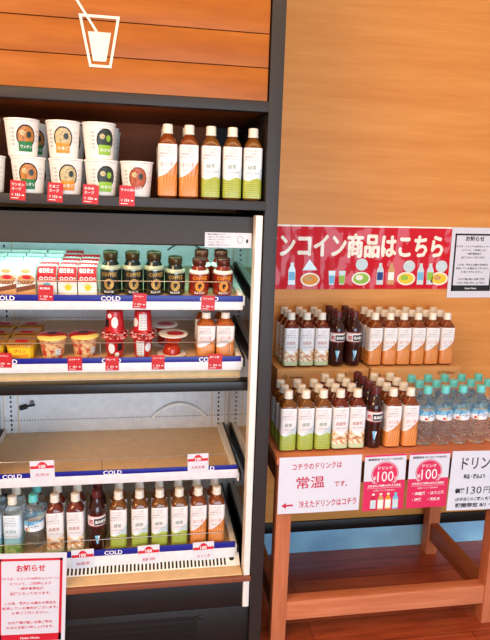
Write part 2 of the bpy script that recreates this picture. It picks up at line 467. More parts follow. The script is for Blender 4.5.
RF = 1.83
SH = [(1.176, 1.1665, 1.185, 1.1412, 1.226, 0.12), (0.979, 0.977, 0.994, 0.950, 1.0375, 0.10), (0.592, 0.615, 0.630, 0.5853, 0.664, 0.0), (0.334, 0.3355, 0.3565, 0.2975, 0.3875, 0.0)]
CX = (-0.385, -0.085, 0.2085)
SX = 0.313
def shelf_z(i, y): return SH[i][0] + SH[i][5] * (y - RF - 0.006) + 0.0007
for i, (zs, b0, b1, l0, wz, sl) in enumerate(SH):
    sm = MB().box(FX0 + 0.019, SX, RF + 0.006, FB - 0.004, zs - 0.004, zs, 'shelfbeige', 0.001)
    sm.xform(lambda x, y, z: (x, y, z + sl * (y - RF - 0.006)))
    sh = fb(sm.box(FX0 + 0.019, SX, RF + 0.002, RF + 0.02, l0 + 0.002, zs - 0.004, 'white'), 'shelf')
    rl = MB().box(FX0 + 0.019, SX, RF - 0.002, RF + 0.002, b0, b1, 'blue', 0.0008)
    rl.box(FX0 + 0.019, SX, RF - 0.003, RF + 0.002, l0, b0, 'white', 0.001)
    for cx_ in CX:
        rl.text('COLD', cx_, (b0 + b1) / 2, 0.0195, 'textw', y=RF - 0.0026, width=0.057, bold=0.02)
    fb(rl, 'price_rail', sh)
    wy = RF + 0.008; x1 = 0.276
    pts = [(FX0 + 0.023, wy, zs + 0.004), (FX0 + 0.023, wy, wz - 0.006), (FX0 + 0.029, wy, wz), (x1 - 0.006, wy, wz), (x1 - 0.001, wy, wz - 0.004), (x1, wy, wz - 0.01), (x1, wy, zs + 0.001)]
    g = MB().tube(pts, 0.0012, 'steel', 8).tube([(-0.118, wy, zs + 0.001), (-0.118, wy, wz)], 0.0012, 'steel', 8)
    fb(g, 'guard_wire', sh)
    for xb, cm in ((SX + 0.001, 'cream'), (FX0 + 0.012, 'cream'), (SX + 0.0085, 'blackmetal'), (FX0 + 0.004, 'blackmetal')):  # cream brackets; added black strips stand for shade in the wall gap
        br = MB()
        zb = zs + sl * (FB - RF)
        P = [(RF + 0.006, zs - 0.022), (RF + 0.006, zs + 0.006), (FB - 0.004, zb + 0.018), (FB - 0.004, zb - 0.05)]
        V = [(x, y, z) for x in (xb, xb + 0.006) for y, z in P]
        br.add(V, [(0, 1, 2, 3), (7, 6, 5, 4), (0, 4, 5, 1), (1, 5, 6, 2), (2, 6, 7, 3), (3, 7, 4, 0)], cm)
        fb(br, 'bracket_and_gap_shade', sh)
    rm = MB().box(SX - 0.014, SX, RF + 0.012, FB - 0.006, 0.0003, 0.014, 'cream', 0.002).xform(lambda x, y, z: (x, y, z + zs + sl * (y - RF - 0.006)))
    fb(rm, 'shelf_divider', sh)
fb(MB().box(FX0 + 0.022, SX + 0.004, RF + 0.030, RF + 0.07, 0.9185, 0.949, 'shelfbeige', 0.003).box(FX0 + 0.022, SX + 0.004, RF + 0.022, RF + 0.07, 0.9125, 0.9185, 'cream', 0.002), 'duct_strip')
fb(MB().box(FX0, FX1, FF + 0.004, FF + 0.06, 0.888, 0.9175, 'blackmetal', 0.003), 'divider_bar')
# lower part
gr = MB().box(FX0, FX1 - 0.012, FF + 0.004, FF + 0.05, 0.274, 0.284, 'cream', 0.001)
P = [(FF + 0.003, 0.284), (FF + 0.052, 0.314)]
V = [(x, y, z) for x in (FX0, FX1 - 0.012) for y, z in P] ; gr.add(V, [(0, 2, 3, 1)], 'cream')
for i in range(64):
    x = FX0 + 0.02 + i * 0.0123
    if x > 0.277: break
    f = lambda t: (FF + 0.003 + 0.049 * t, 0.284 + 0.030 * t)
    for t0, t1 in ((0.08, 0.52), (0.62, 0.92)):
        (y0, z0), (y1, z1) = f(t0), f(t1)
        gr.add([(x, y0 - 0.0004, z0 + 0.0006), (x + 0.0062, y0 - 0.0004, z0 + 0.0006), (x + 0.0062, y1 - 0.0004, z1 + 0.0006), (x, y1 - 0.0004, z1 + 0.0006)], [(0, 1, 2, 3)], 'inkblk')
(yh, zh) = (FF + 0.026, 0.298)
V = [(0.301 + 0.009 * math.cos(a), yh + 0.008 * math.sin(a) - 0.0006, zh + 0.0049 * math.sin(a) + 0.001) for a in [k * math.pi / 8 for k in range(16)]]
gr.add(V, [tuple(range(16))], 'inkblk')
fb(gr, 'air_grille')
fb(MB().box(FX0 - 0.011, FX1 + 0.0145, FF - 0.057, FF - 0.002, 0.2625, 0.2795, 'bumper', 0.003), 'bumper_strip')
fb(MB().box(FX0, FX1 - 0.012, FF - 0.045, FF + 0.004, 0.2797, 0.2840, 'shelfbeige', 0.001), 'sill_plate')
base = fb(MB().box(FX0 - 0.011, FX1 + 0.0145, FF - 0.038, FB, 0.0, 0.1620, 'black', 0.002).box(FX0, FX1 - 0.010, FF - 0.040, FB, 0.1645, 0.2620, 'black', 0.002), 'base_panel')
base['label'] = 'black lower front of the fridge'
vg = MB()
for r in range(6):
    for i in range(66):
        x = -0.44 + i * 0.0095
        vg.box(x, x + 0.0055, FF - 0.0398, FF - 0.0383, 0.138 - r * 0.022 - 0.016, 0.138 - r * 0.022, 'blackmetal')
fb(vg, 'vent_grille', base)
fb(MB().loft([(0, 0.006), (0.004, 0.006), (0.005, 0.004)], 'blackmetal', 12).xform(lambda x, y, z: (0.192 + x, FF - 0.0385 - z, 0.134 + y)), 'lock_knob', base)
# cable and plug on the back panel
hs = MB().tube([(0.048 + 0.205 * t, FB - 0.006 - 0.012 * math.sin(math.pi * t), 0.637 + 0.058 * math.sin(math.pi * t) ** 0.8) for t in [k / 20 for k in range(21)]], 0.0068, 'hose', 12)
fb(hs, 'hose')['label'] = 'white hose arched over the back panel'
fb(MB().tube([(-0.438, FB - 0.012, 0.692), (-0.428, FB - 0.012, 0.694), (-0.413, FB - 0.010, 0.698)], 0.009, 'inkblk', 10).tube([(-0.413, FB - 0.01, 0.698), (-0.385, FB - 0.008, 0.702)], 0.004, 'inkblk', 8)
   .loft([(-0.003, 0.008), (0.006, 0.008)], 'inkgrey', 12).xform(lambda x, y, z: (x, y, z) if z > 0.3 else (-0.396 + x, FB - 0.004 - z, 0.711 + y)), 'cable_plug')
fb(MB().tube([(0.10 + 0.13 * t, FB - 0.01, 1.285 + 0.03 * math.sin(math.pi * t)) for t in [k / 12 for k in range(13)]], 0.0025, 'inkblk', 8), 'lamp_cable')

# ------------------------------------------------------------------ bottles
HW = 0.0268
def square_bottle(name, liq, lab, cap, kanji, inkc, h=0.202, hw=HW):
    k = h / 0.206
    def make():
        r = empty(name)
        b = MB().loft([(0.000, hw * .80, 4), (0.003 * k, hw * .93, 5), (0.008 * k, hw * .985, 6), (0.060 * k, hw * .985, 6), (0.0625 * k, hw * .955, 6), (0.066 * k, hw * .955, 6), (0.0685 * k, hw * .985, 6), (0.147 * k, hw * .985, 6),
                       (0.156 * k, hw * .93, 4), (0.165 * k, hw * .78, 3), (0.173 * k, hw * .60, 2.2), (0.177 * k, 0.0128, 2), (0.181 * k, 0.0122, 2)], liq, 32)
        b.build('bottle_body', r)
        MB().loft([(0.1795 * k, 0.0148), (0.1815 * k, 0.0152), (0.1835 * k, 0.0152), (0.1837 * k, 0.0143), (0.2025 * k, 0.0141), (0.2052 * k, 0.0134), (0.206 * k, 0.0115)], cap, 40, gear=0.035).build('cap', r, ang=0.9)
        z0, z1 = 0.007 * k, 0.150 * k
        lb = MB().loft([(z0, hw * 1.0, 6), (0.0600 * k, hw * 1.0, 6), (0.0625 * k, hw * .972, 6), (0.0660 * k, hw * .972, 6), (0.0685 * k, hw * 1.0, 6), (z1 - 0.002, hw * 1.0, 6), (z1, hw * .985, 6)], lab, 32, bottom=False, top=False)
        y = -(hw + 0.0005)
        for i, s in enumerate(('まろやかな香り', 'すっきり味わう', '厳選茶葉を使用', '香り高く仕上げた')):
            lb.text(s, -0.004, (0.141 - i * 0.0085) * k, 0.0052, 'inkpale', y=y, res=1, bold=0.01)
        lb.text(kanji, -0.002, 0.094 * k, 0.0135, inkc, y=y, res=1, bold=0.0, width=min(0.034, 0.0125 * len(kanji)))
        lb.text('清涼飲料水 国産茶葉', 0, 0.0785 * k, 0.0048, 'inkpale', y=y, res=1, width=0.036)
        lb.build('label', r)
        return r
    return Kind(make)
M['ink_gt'] = plain('ink_green_tea', (58, 110, 62), 0.5)
M['ink_ol'] = plain('ink_oolong', (176, 74, 66), 0.5)
M['ink_hj'] = plain('ink_roasted', (216, 96, 60), 0.5)
GREEN = square_bottle('tea_bottle', 'l_green', 'lab_green', 'capwhite', '緑茶', 'ink_gt')
OOL = square_bottle('tea_bottle', 'l_oolong', 'lab_oolong', 'capwhite', '烏龍茶', 'ink_ol')
HOJ = square_bottle('tea_bottle', 'l_hoji', 'lab_hoji', 'capwhite', 'ほうじ茶', 'ink_hj')
BLU = square_bottle('tea_bottle', 'l_clear', 'lab_blue', 'capwhite', '天然水', 'ink_gt')
JUI = square_bottle('juice_bottle', 'l_juice', 'lab_juice', 'capwhite', 'ほうじ茶', 'ink_hj', h=0.144, hw=0.0285)
def round_wrap(r): return lambda x, z, off: ((r + off) * math.sin(x / r), -(r + off) * math.cos(x / r), z)
def make_cola():
    r = empty('cola_bottle'); R = 0.0285
    MB().loft([(0, R * .72), (0.004, R * .9), (0.012, R * .97), (0.022, R * .97), (0.030, R * .93), (0.070, R * .93), (0.082, R * .985), (0.092, R * .985), (0.132, R * .985), (0.140, R), (0.150, R * .93), (0.162, R * .74), (0.174, R * .52), (0.182, 0.0125), (0.186, 0.0122)], 'l_cola', 28).build('bottle_body', r)
    MB().loft([(0.1845, 0.0148), (0.1865, 0.0152), (0.1885, 0.0150), (0.1887, 0.0142), (0.2045, 0.014), (0.2075, 0.0132), (0.208, 0.011)], 'capred', 40, gear=0.035).build('cap', r, ang=0.9)
    R2 = R * 1.0
    lb = MB().loft([(0.093, R2), (0.131, R2)], 'lab_cola', 32, bottom=False, top=False)
    wr = round_wrap(R2)
    lb.rect(-0.012, 0.030, 0.099, 0.121, 'inkblk', y=-0.0006, wrap=wr, nx=8)
    lb.text('黒烏龍茶', 0.009, 0.110, 0.012, 'textw', y=-0.0011, wrap=wr, width=0.036, bold=0.02, res=1)
    lb.text('焙', -0.022, 0.110, 0.016, 'inkcrim', y=-0.0008, wrap=wr, bold=0.02, res=1)
    lb.build('label', r)
    bl = MB(); wr = round_wrap(R * .95)
    bl.poly([(-0.010, 0.062), (0.006, 0.062), (0.0, 0.034), (-0.004, 0.034)], 'lblue', y=-0.001, wrap=wr)
    bl.poly([(0.0005, 0.060), (0.0055, 0.060), (-0.0005, 0.038)], 'textw', y=-0.0016, wrap=wr)
    bl.build('emblem', r)
    return r
COLA = Kind(make_cola)
def make_water():
    r = empty('water_bottle'); R = 0.0305
    pr = [(0, R * .70), (0.004, R * .9), (0.012, R * .97)]
    z = 0.018
    while z < 0.078: pr += [(z, R * .97), (z + 0.004, R * .90), (z + 0.008, R * .97)]; z += 0.011
    pr += [(0.088, R * .975), (0.126, R * .975), (0.131, R), (0.138, R * .99), (0.147, R * .88), (0.152, R * .9), (0.162, R * .68), (0.172, R * .48), (0.178, 0.0128), (0.183, 0.0124)]
    MB().loft(pr, 'l_water', 32).build('bottle_body', r)
    MB().loft([(0.1805, 0.0150), (0.1825, 0.0155), (0.1845, 0.0153), (0.1847, 0.0146), (0.2015, 0.0144), (0.2045, 0.0136), (0.205, 0.0115)], 'capcyan', 40, gear=0.035).build('cap', r, ang=0.9)
    R2 = R * .995
    lb = MB().loft([(0.090, R2), (0.125, R2)], 'lab_water', 32, bottom=False, top=False); wr = round_wrap(R2)
    lb.text('スーパー', 0.004, 0.107, 0.014, 'inkblue', y=-0.0007, wrap=wr, width=0.036, bold=0.03, res=1)
    lb.disc(-0.018, 0.097, 0.005, 0.0042, 'inkred', y=-0.0008, wrap=wr, seg=12)
    lb.disc(-0.011, 0.0955, 0.004, 0.003, 'yellow', y=-0.0008, wrap=wr, seg=12)
    lb.build('label', r)
    return r
M['inkblue'] = plain('blue_ink', (24, 52, 128), 0.5)
WAT = Kind(make_water)

def grid(kind, xs, ys, z, desc, where, group, frm, cat='bottle', jit=0.12, slope=None):
    for j, y in enumerate(ys):
        for i, x in enumerate(xs):
            col = '' if len(xs) == 1 else f', {ORD[i]} column from the {frm}'
            row = '' if len(ys) == 1 else (', front row' if j == 0 else f', {ORD[j]} row back')
            kind.put((x, y, z + 0.0007 if slope is None else shelf_z(slope, y)), f'{desc} {where}{col}{row}', cat, group, rz=random.uniform(-jit, jit), rx=0 if slope is None else SH[slope][5])

# upper shelf
TS = 1.472
grid(HOJ, [0.0775, 0.1375], [1.785, 1.850], TS, 'roasted tea bottle', 'on the top shelf', 'roasted tea bottles on the top shelf', 'soup cups')
HOJ.put((0.077, 1.915, TS + 0.0007), 'roasted tea bottle deepest of its line on the top shelf', 'bottle', 'roasted tea bottles on the top shelf')
grid(GREEN, [0.199, 0.2605, 0.3205], [1.785], TS, 'green tea bottle', 'on the top shelf', 'green tea bottles on the top shelf', 'soup cups')
# fridge bottom shelf
z4 = SH[3][0]
FY = [1.8735, 1.9405]
NS = 'notice side'
grid(BLU, [-0.4585, -0.397], FY, z4, 'blue-labelled clear bottle', 'on the bottom shelf', 'clear bottles on the bottom shelf', 'left end', jit=0.05)
grid(WAT, [-0.334], FY, z4, 'cyan-capped water bottle', 'on the bottom shelf', 'water bottles on the bottom shelf', NS)
grid(OOL, [-0.2685, -0.2045], FY, z4, 'oolong tea bottle', 'on the bottom shelf', 'oolong bottles on the bottom shelf', NS, jit=0.05)
grid(COLA, [-0.1385], FY, z4, 'black red-capped bottle', 'on the bottom shelf', 'black bottles on the bottom shelf', NS, jit=0.2)
grid(GREEN, [-0.0695, -0.0015, 0.064, 0.128], FY, z4, 'green tea bottle', 'on the bottom shelf', 'green tea bottles on the bottom shelf', 'black bottle', jit=0.05)
grid(HOJ, [0.191, 0.2525], FY, z4, 'roasted tea bottle', 'on the bottom shelf', 'roasted tea bottles on the bottom shelf', NS, jit=0.05)
# small bottles second shelf
grid(JUI, [0.2055, 0.2660], [1.884, 1.957], 0, 'short tea bottle', 'on the second shelf', 'short tea bottles on the second fridge shelf', 'jelly cups', jit=0.05, slope=1)

# ------------------------------------------------------------------ table with stock
TX0, TX1, TF, TB, TZ = 0.435, 1.293, 1.775, 2.275, 0.674
table = tag(empty('display_table', ((TX0 + TX1) / 2, (TF + TB) / 2, 0)), 'brown wooden table with square legs standing against the wood-panelled wall', 'table')
def tb(mb, name, parent=table):
    return mb.xform(lambda x, y, z: (x - (TX0 + TX1) / 2, y - (TF + TB) / 2, z)).build(name, parent)
tb(MB().box(TX0 - 0.006, TX1 + 0.006, TF - 0.006, TB, TZ - 0.024, TZ, 'tablewood', 0.002), 'tabletop')
LW = 0.050
for x in (TX0 + 0.002, TX1 - 0.078):
    for y in (TF + 0.002, TB - LW - 0.008):
        tb(MB().box(x, x + LW, y, y + LW, 0, TZ - 0.024, 'legwood', 0.002), 'leg')
xl, xr = TX0 + 0.002, TX1 - 0.078
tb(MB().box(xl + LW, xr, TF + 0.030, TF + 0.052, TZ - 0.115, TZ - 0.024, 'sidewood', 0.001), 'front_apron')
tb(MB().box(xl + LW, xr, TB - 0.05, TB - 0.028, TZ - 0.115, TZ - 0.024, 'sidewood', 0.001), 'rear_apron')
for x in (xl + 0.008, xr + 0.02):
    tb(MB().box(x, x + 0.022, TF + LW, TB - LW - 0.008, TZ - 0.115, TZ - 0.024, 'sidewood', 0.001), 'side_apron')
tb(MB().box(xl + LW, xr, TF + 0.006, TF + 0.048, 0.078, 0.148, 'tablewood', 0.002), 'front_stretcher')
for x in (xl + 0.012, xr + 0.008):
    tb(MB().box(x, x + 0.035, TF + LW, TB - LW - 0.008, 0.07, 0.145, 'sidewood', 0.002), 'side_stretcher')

BF, BT = 2.095, 0.873
def carton_box(x0, x1, label):
    h = BT - TZ - 0.0014
    r = tag(empty('cardboard_box', ((x0 + x1) / 2, (BF + 2.298) / 2, TZ)), label, 'box', 'cardboard boxes on the table'); r.location.z += 0.0007
    d = (2.298 - BF) / 2; wd = (x1 - x0) / 2
    MB().box(-wd, wd, -d, d, 0, h, 'card', 0.003).build('box_body', r)
    MB().box(-wd + 0.002, wd - 0.002, -0.022, 0.022, h - 0.0005, h + 0.0006, 'tan').box(-wd + 0.003, wd - 0.003, -0.0006, 0.0006, h, h + 0.0008, 'cardink').build('packing_tape', r)
    p = MB()
    p.disc(-wd + 0.03, h - 0.03, 0.0085, 0.0085, 'cardink', y=-d - 0.0006, ring=0.72).text('お茶', -wd + 0.03, h - 0.03, 0.0075, 'cardink', y=-d - 0.0006)
    p.text('HottoMotto', -wd + 0.073, h - 0.03, 0.0105, 'cardink', y=-d - 0.0006, bold=0.02)
    p.text('お茶500ml', wd - 0.06, h - 0.022, 0.016, 'cardink', y=-d - 0.0006, bold=0.02)
    p.build('printed_marking', r)
    return r
carton_box(0.494, 0.845, 'cardboard box behind the green tea and oolong bottles')
carton_box(0.855, 1.217, 'cardboard box behind the cyan-capped water bottles')
UY = [2.140, 2.1985, 2.257]
grid(OOL, [0.5485, 0.608, 0.666], UY, BT, 'oolong tea bottle', 'on the boxes', 'oolong bottles on the boxes', 'post', jit=0.05)
grid(COLA, [0.729, 0.793], UY, BT, 'black red-capped bottle', 'on the boxes', 'black bottles on the boxes', 'post', jit=0.2)
grid(HOJ, [0.8735, 0.934, 0.989, 1.0465, 1.1045, 1.165], UY, BT, 'roasted tea bottle', 'on the boxes', 'roasted tea bottles on the boxes', 'black bottles', jit=0.05)
TY4 = [1.836, 1.8945, 1.953, 2.0115]
grid(GREEN, [0.4735, 0.532, 0.591], TY4[:3], TZ, 'green tea bottle', 'on the wooden tabletop', 'green tea bottles on the tabletop', 'post', jit=0.05)
grid(OOL, [0.6495, 0.708], TY4, TZ, 'oolong tea bottle', 'on the wooden tabletop', 'oolong bottles on the tabletop', 'post', jit=0.05)
grid(COLA, [0.7705], TY4, TZ, 'black red-capped bottle', 'on the wooden tabletop', 'black bottles on the tabletop', 'post', jit=0.2)
grid(HOJ, [0.833, 0.8945], TY4, TZ, 'roasted tea bottle', 'on the wooden tabletop', 'roasted tea bottles on the tabletop', 'post', jit=0.05)
grid(WAT, [0.9585, 1.0225, 1.087, 1.153, 1.2195], [1.842, 1.907, 1.972], TZ, 'cyan-capped water bottle', 'on the wooden tabletop', 'water bottles on the tabletop', 'tea bottles', jit=0.3)

# ------------------------------------------------------------------ noodle cups
def cup_kind(dish, lab, words):
    def make():
        r = empty('noodle_cup'); r0, r1, h = 0.0375, 0.0452, 0.097
        MB().loft([(0, r0 * .95), (0.002, r0), (h - 0.004, r1)], 'cupwhite', 32).build('cup_body', r)
        rim = MB().loft([(h - 0.005, r1 * 1.0), (h - 0.004, r1 * 1.045), (h - 0.001, r1 * 1.045), (h + 0.0005, r1 * 1.03), (h + 0.001, r1 * .9)], 'lidwhite', 32).build('lid', r)
        wr = lambda x, z, off: ((r0 + (r1 - r0) * z / h + off) * math.sin(x / 0.044), -(r0 + (r1 - r0) * z / h + off) * math.cos(x / 0.044), z)
        a = MB()
        a.disc(0.004, 0.051, 0.0265, 0.0305, 'inkblk' if dish != 'dishred' else 'brown', y=-0.0006, wrap=wr).disc(0.004, 0.051, 0.0225, 0.0265, dish, y=-0.0010, wrap=wr)
        a.disc(-0.006, 0.060, 0.008, 0.007, 'dishpale', y=-0.0012, wrap=wr, seg=12).disc(0.012, 0.056, 0.007, 0.009, 'dishdark' if dish != 'dishdark' else 'green', y=-0.0012, wrap=wr, seg=12)
        if words != 'ちゃんぽん': a.rect(-0.017, 0.022, 0.012, 0.038, lab, y=-0.0014, wrap=wr, nx=6)
        a.text(words, 0.004, 0.0245, 0.010, 'textw', y=-0.0018, wrap=wr, width=0.032, bold=0.02, res=1)
        for i in range(5):
            a.text('スープ春雨', -0.036, 0.070 - i * 0.010, 0.006, 'inkgrey', y=-0.0006, wrap=wr, width=0.016, res=1)
        for i in range(3):
            a.text('カップスープ', 0.042, 0.066 - i * 0.012, 0.006, 'inkgrey', y=-0.0006, wrap=wr, width=0.018, res=1)
        a.text('SOUP', -0.01, 0.081, 0.006, 'inkgrey', y=-0.0006, wrap=wr, res=1)
        a.build('printed_label', r)
        return r
    return Kind(make)
K1 = cup_kind('dish', 'dgreen', 'ワンタン'); K2 = cup_kind('dishpale', 'orange', 'たまご'); K3 = cup_kind('dishdark', 'green', 'わかめ'); K4 = cup_kind('dishred', 'inkred', 'ちゃんぽん')
grp = 'noodle cups on the top shelf'
CH_ = 0.0985
U = 0.0007
YC = 1.806
for x, xu, K, nm, ru, rl_ in ((-0.302, -0.315, K1, 'green-labelled', 0.30, 0.05), (-0.202, -0.207, K2, 'orange-labelled', 0.0, 0.15), (-0.1065, -0.1110, K3, 'lime-labelled', 0.40, 0.30)):
    K.put((x, YC, TS + U), f'{nm} white soup cup, lower of its front stack on the top shelf', 'cup', grp, rz=rl_)
    K.put((xu, YC, TS + U + CH_), f'{nm} white soup cup, upper of its front stack on the top shelf', 'cup', grp, rz=ru)
    K.put((x + 0.004, YC + 0.112, TS + U), f'{nm} white soup cup, lower of the stack behind the front one', 'cup', grp, rz=0.1)
    K.put((x, YC + 0.112, TS + U + CH_), f'{nm} white soup cup, upper of the stack behind the front one', 'cup', grp, rz=0.2)
K3.put((-0.103, YC + 0.224, TS + U), 'lime-labelled white soup cup, lower of the deepest stack', 'cup', grp)
K3.put((-0.105, YC + 0.224, TS + U + CH_), 'lime-labelled white soup cup, upper of the deepest stack', 'cup', grp)
K4.put((-0.0085, YC, TS + U), 'single white soup cup with reddish dish picture beside the roasted tea bottles', 'cup', grp, rz=0.0)
K4.put((-0.4075, YC, TS + U), 'cut-off white soup cup, lower of the stack at the left end of the top shelf', 'cup', grp)
K4.put((-0.4175, YC, TS + U + CH_), 'cut-off white soup cup, upper of the stack at the left end of the top shelf', 'cup', grp)

# ------------------------------------------------------------------ first fridge shelf: cartons and cans
z1 = SH[0][0]
S1 = SH[0][5]
def C1(K, x, y, *a, **k): return K.put((x, y, shelf_z(0, y)), *a, rx=S1, **k)
def carton_kind(style):
    def make():
        r = empty('drink_carton'); wd, d, h, hs = 0.0268, 0.026, 0.086, 0.062
        top = 'cartonred' if style != 'choco' else 'carton_white'
        V = [(x, y, z) for x in (-wd, wd) for y, z in ((-d, 0), (-d, hs), (-d + 0.022, h - 0.003), (d - 0.012, h - 0.003), (d, hs), (d, 0))]
        b = MB(); n = 6
        b.add(V, [tuple(range(n)), tuple(range(2 * n - 1, n - 1, -1)), (0, n, n + 1, 1), (4, n + 4, n + 5, 5), (5, n + 5, n, 0), (3, n + 3, n + 4, 4)], 'carton_white')
        b.add(V, [(1, n + 1, n + 2, 2)], top)
        b.add(V, [(2, n + 2, n + 3, 3)], 'carton_white')
        b.build('carton_body', r, smooth=False)
        sw = lambda x, z, off: (x, -d - off * 1.0 + (z - hs) * 22 / 24 if z > hs else -d - off, z + (off * 0.9 if z > hs else 0))
        a = MB()
        if style == 'choco':
            a.rect(-wd, wd, 0, 0.022, 'tan', y=-0.0004, wrap=sw)
            a.poly([(-wd, 0.022), (wd, 0.034), (wd, 0.020), (-wd, 0.008)], 'brown', y=-0.0007, wrap=sw)
            a.text('DIARY', 0, 0.038, 0.014, 'brown', y=-0.0008, wrap=sw, width=0.046, bold=0.03)
            a.disc(0.002, 0.047, 0.0245, 0.0150, 'tan', y=-0.0006, wrap=sw, seg=16).disc(0.003, 0.054, 0.013, 0.006, 'inkred', y=-0.001, wrap=sw, seg=12)
            a.disc(0.0, 0.070, 0.014, 0.005, 'tan', y=-0.0008, wrap=sw, seg=14)
        else:
            a.rect(-wd, wd, 0.041, hs, 'cartonred', y=-0.0004, wrap=sw)
            for k in range(3): a.disc(-0.016 + k * 0.0135, 0.0510, 0.0058, 0.0058, 'textw', y=-0.0008, wrap=sw, seg=14, ring=0.55)
            a.text('牛', 0.0215, 0.0510, 0.010, 'textw', y=-0.0008, wrap=sw, bold=0.02)
            a.text('毎日骨太', -0.002, 0.072, 0.0125, 'textw', y=-0.0009, wrap=sw, width=0.042, bold=0.03)
            if style == 'sun':
                a.disc(0.002, 0.024, 0.010, 0.010, 'yellow', y=-0.0006, wrap=sw, seg=16)
                for k in range(9):
                    t = math.pi * (k + 0.5) / 9
                    c_, s_ = math.cos(t), math.sin(t)
                    a.poly([(0.002 + 0.012 * c_ - 0.001 * s_, 0.024 + 0.012 * s_ + 0.001 * c_), (0.002 + 0.019 * c_, 0.024 + 0.019 * s_), (0.002 + 0.012 * c_ + 0.001 * s_, 0.024 + 0.012 * s_ - 0.001 * c_)], 'yellow', y=-0.0006, wrap=sw)
            else:
                a.poly([(-0.012, 0.034), (0.002, 0.040), (0.014, 0.030), (0.010, 0.014), (-0.004, 0.016)], 'lblue', y=-0.0006, wrap=sw)
        if style == 'choco':
            a.rect(-wd, wd, h - 0.003, h - 0.0029, 'carton_white', y=0)
        a.build('printed_front', r, smooth=False)
        return r
    return Kind(make)
CH1, CH2, CH3 = carton_kind('choco'), carton_kind('sky'), carton_kind('sun')
cg = 'drink cartons on the first fridge shelf'
for i, x in enumerate((-0.441, -0.384, -0.328)):
    for j in range(5):
        C1(CH1, x, 1.884 + j * 0.056, f'white and brown drink carton, {ORD[i]} column from the left end, {BACK[j]}', 'carton', cg, rz=random.uniform(-.04, .04))
for j in range(5):
    K = CH2 if j < 2 else CH1
    C1(K, -0.2685, 1.884 + j * 0.056, (f'red carton with blue picture, {BACK[j]}, beside the brown cartons' if j < 2 else f'white carton {ORD[j]} back in the line behind the blue-picture red cartons'), 'carton', cg, rz=random.uniform(-.04, .04))
for i, x in enumerate((-0.2105, -0.1535)):
    for j in range(5 - i):
        C1(CH3, x, 1.884 + j * 0.056, f'red carton with yellow sun, {"column beside the black cans" if i else "column between red columns"}, {BACK[j]}', 'carton', cg, rz=random.uniform(-.04, .04))

def can_kind(col, words, h, gold):
    def make():
        r = empty('coffee_can'); R = 0.0315
        MB().loft([(0, R * .86), (0.003, R * .97), (0.006, R), (h * .56, R), (h * .62, R * .97), (h * .76, R * .66), (h * .80, R * .62), (h * .815, R * .62)], col, 28).build('can_body', r)
        c = MB().loft([(h * .81, R * .66), (h * .825, R * .70), (h * .86, R * .70), (h * .865, R * .66), (h * .88, R * .66), (h * .885, R * .70), (h * .975, R * .70), (h * .995, R * .64), (h, R * .5)], 'capdark' if col == 'candark' else 'capbrown', 36, gear=0.03).build('cap', r, ang=0.9)
        wr0 = round_wrap(R); a = MB()
        def cone(x, z, off):
            zz = min(max(z / h, .56), .80); t = (zz - .56) / .24
            q = R * (1 - 0.36 * t ** 1.3) + off
            return (q * math.sin(x / R), -q * math.cos(x / R), z)
        a.loft([(h * .60, R * .985), (h * .645, R * .945), (h * .695, R * .845)], 'bcream' if col == 'canred' else 'goldpale', 28, bottom=False, top=False)
        a.text(words, 0, h * .50, 0.017, gold, y=-0.0006, wrap=wr0, width=0.046, bold=0.03, res=1)
        a.disc(0, h * .27, 0.0145, 0.0165, 'tan', y=-0.0006, wrap=wr0).disc(0, h * .27, 0.0125, 0.0145, 'orange' if col == 'canred' else 'gold', y=-0.001, wrap=wr0)
        a.poly([(-0.005, h * .33), (0.005, h * .33), (0.004, h * .27), (0.001, h * .25), (0.003, h * .21), (-0.003, h * .21), (-0.004, h * .27)], 'inkblk', y=-0.0016, wrap=wr0)
        a.disc(0.001, h * .30, 0.005, 0.0055, 'inkblk', y=-0.0018, wrap=wr0, seg=12)
        a.text('BLACK' if col == 'candark' else 'RICH', 0, h * .09, 0.009, 'textw', y=-0.0006, wrap=wr0, width=0.03, bold=0.02, res=1)
        a.loft([(h * .12, R * 1.004), (h * .125, R * 1.004)], gold, 28, bottom=False, top=False)
        a.build('printed_label', r)
        return r
    return Kind(make)
M['capdark'] = plain('cap_dark_gold', (74, 58, 28), 0.3, metal=0.6)
M['capbrown'] = plain('cap_brown', (92, 40, 24), 0.3, metal=0.5)
M['goldpale'] = plain('pale_gold', (206, 206, 170), 0.3, metal=0.3)
CD, CDs, CR, CRt = can_kind('candark', 'COFFEE', 0.131, 'gold'), can_kind('candark', 'COFFEE', 0.117, 'gold'), can_kind('canred', 'COFFEE', 0.114, 'orange'), can_kind('canred', 'COFFEE', 0.126, 'orange')
kg = 'coffee cans on the first fridge shelf'
for i, x in enumerate((-0.0865, -0.0220, 0.0425)):
    C1(CD, x, 1.888, f'tall black coffee can with gold label, {ORD[i]} of three from the red cartons', 'can', kg, rz=random.uniform(-.2, .2))
C1(CDs, 0.107, 1.888, 'shorter black coffee can between the tall black cans and the red cans', 'can', kg)
C1(CR, 0.1810, 1.886, 'red-brown coffee can, front row, beside the shorter black can', 'can', kg)
C1(CR, 0.2555, 1.886, 'red-brown coffee can, front row, nearest the fridge side wall', 'can', kg)
C1(CRt, 0.194, 1.956, 'tall red-brown coffee can behind the front can beside the black one', 'can', kg)
C1(CRt, 0.256, 1.956, 'tall red-brown coffee can behind the can nearest the fridge side wall', 'can', kg)

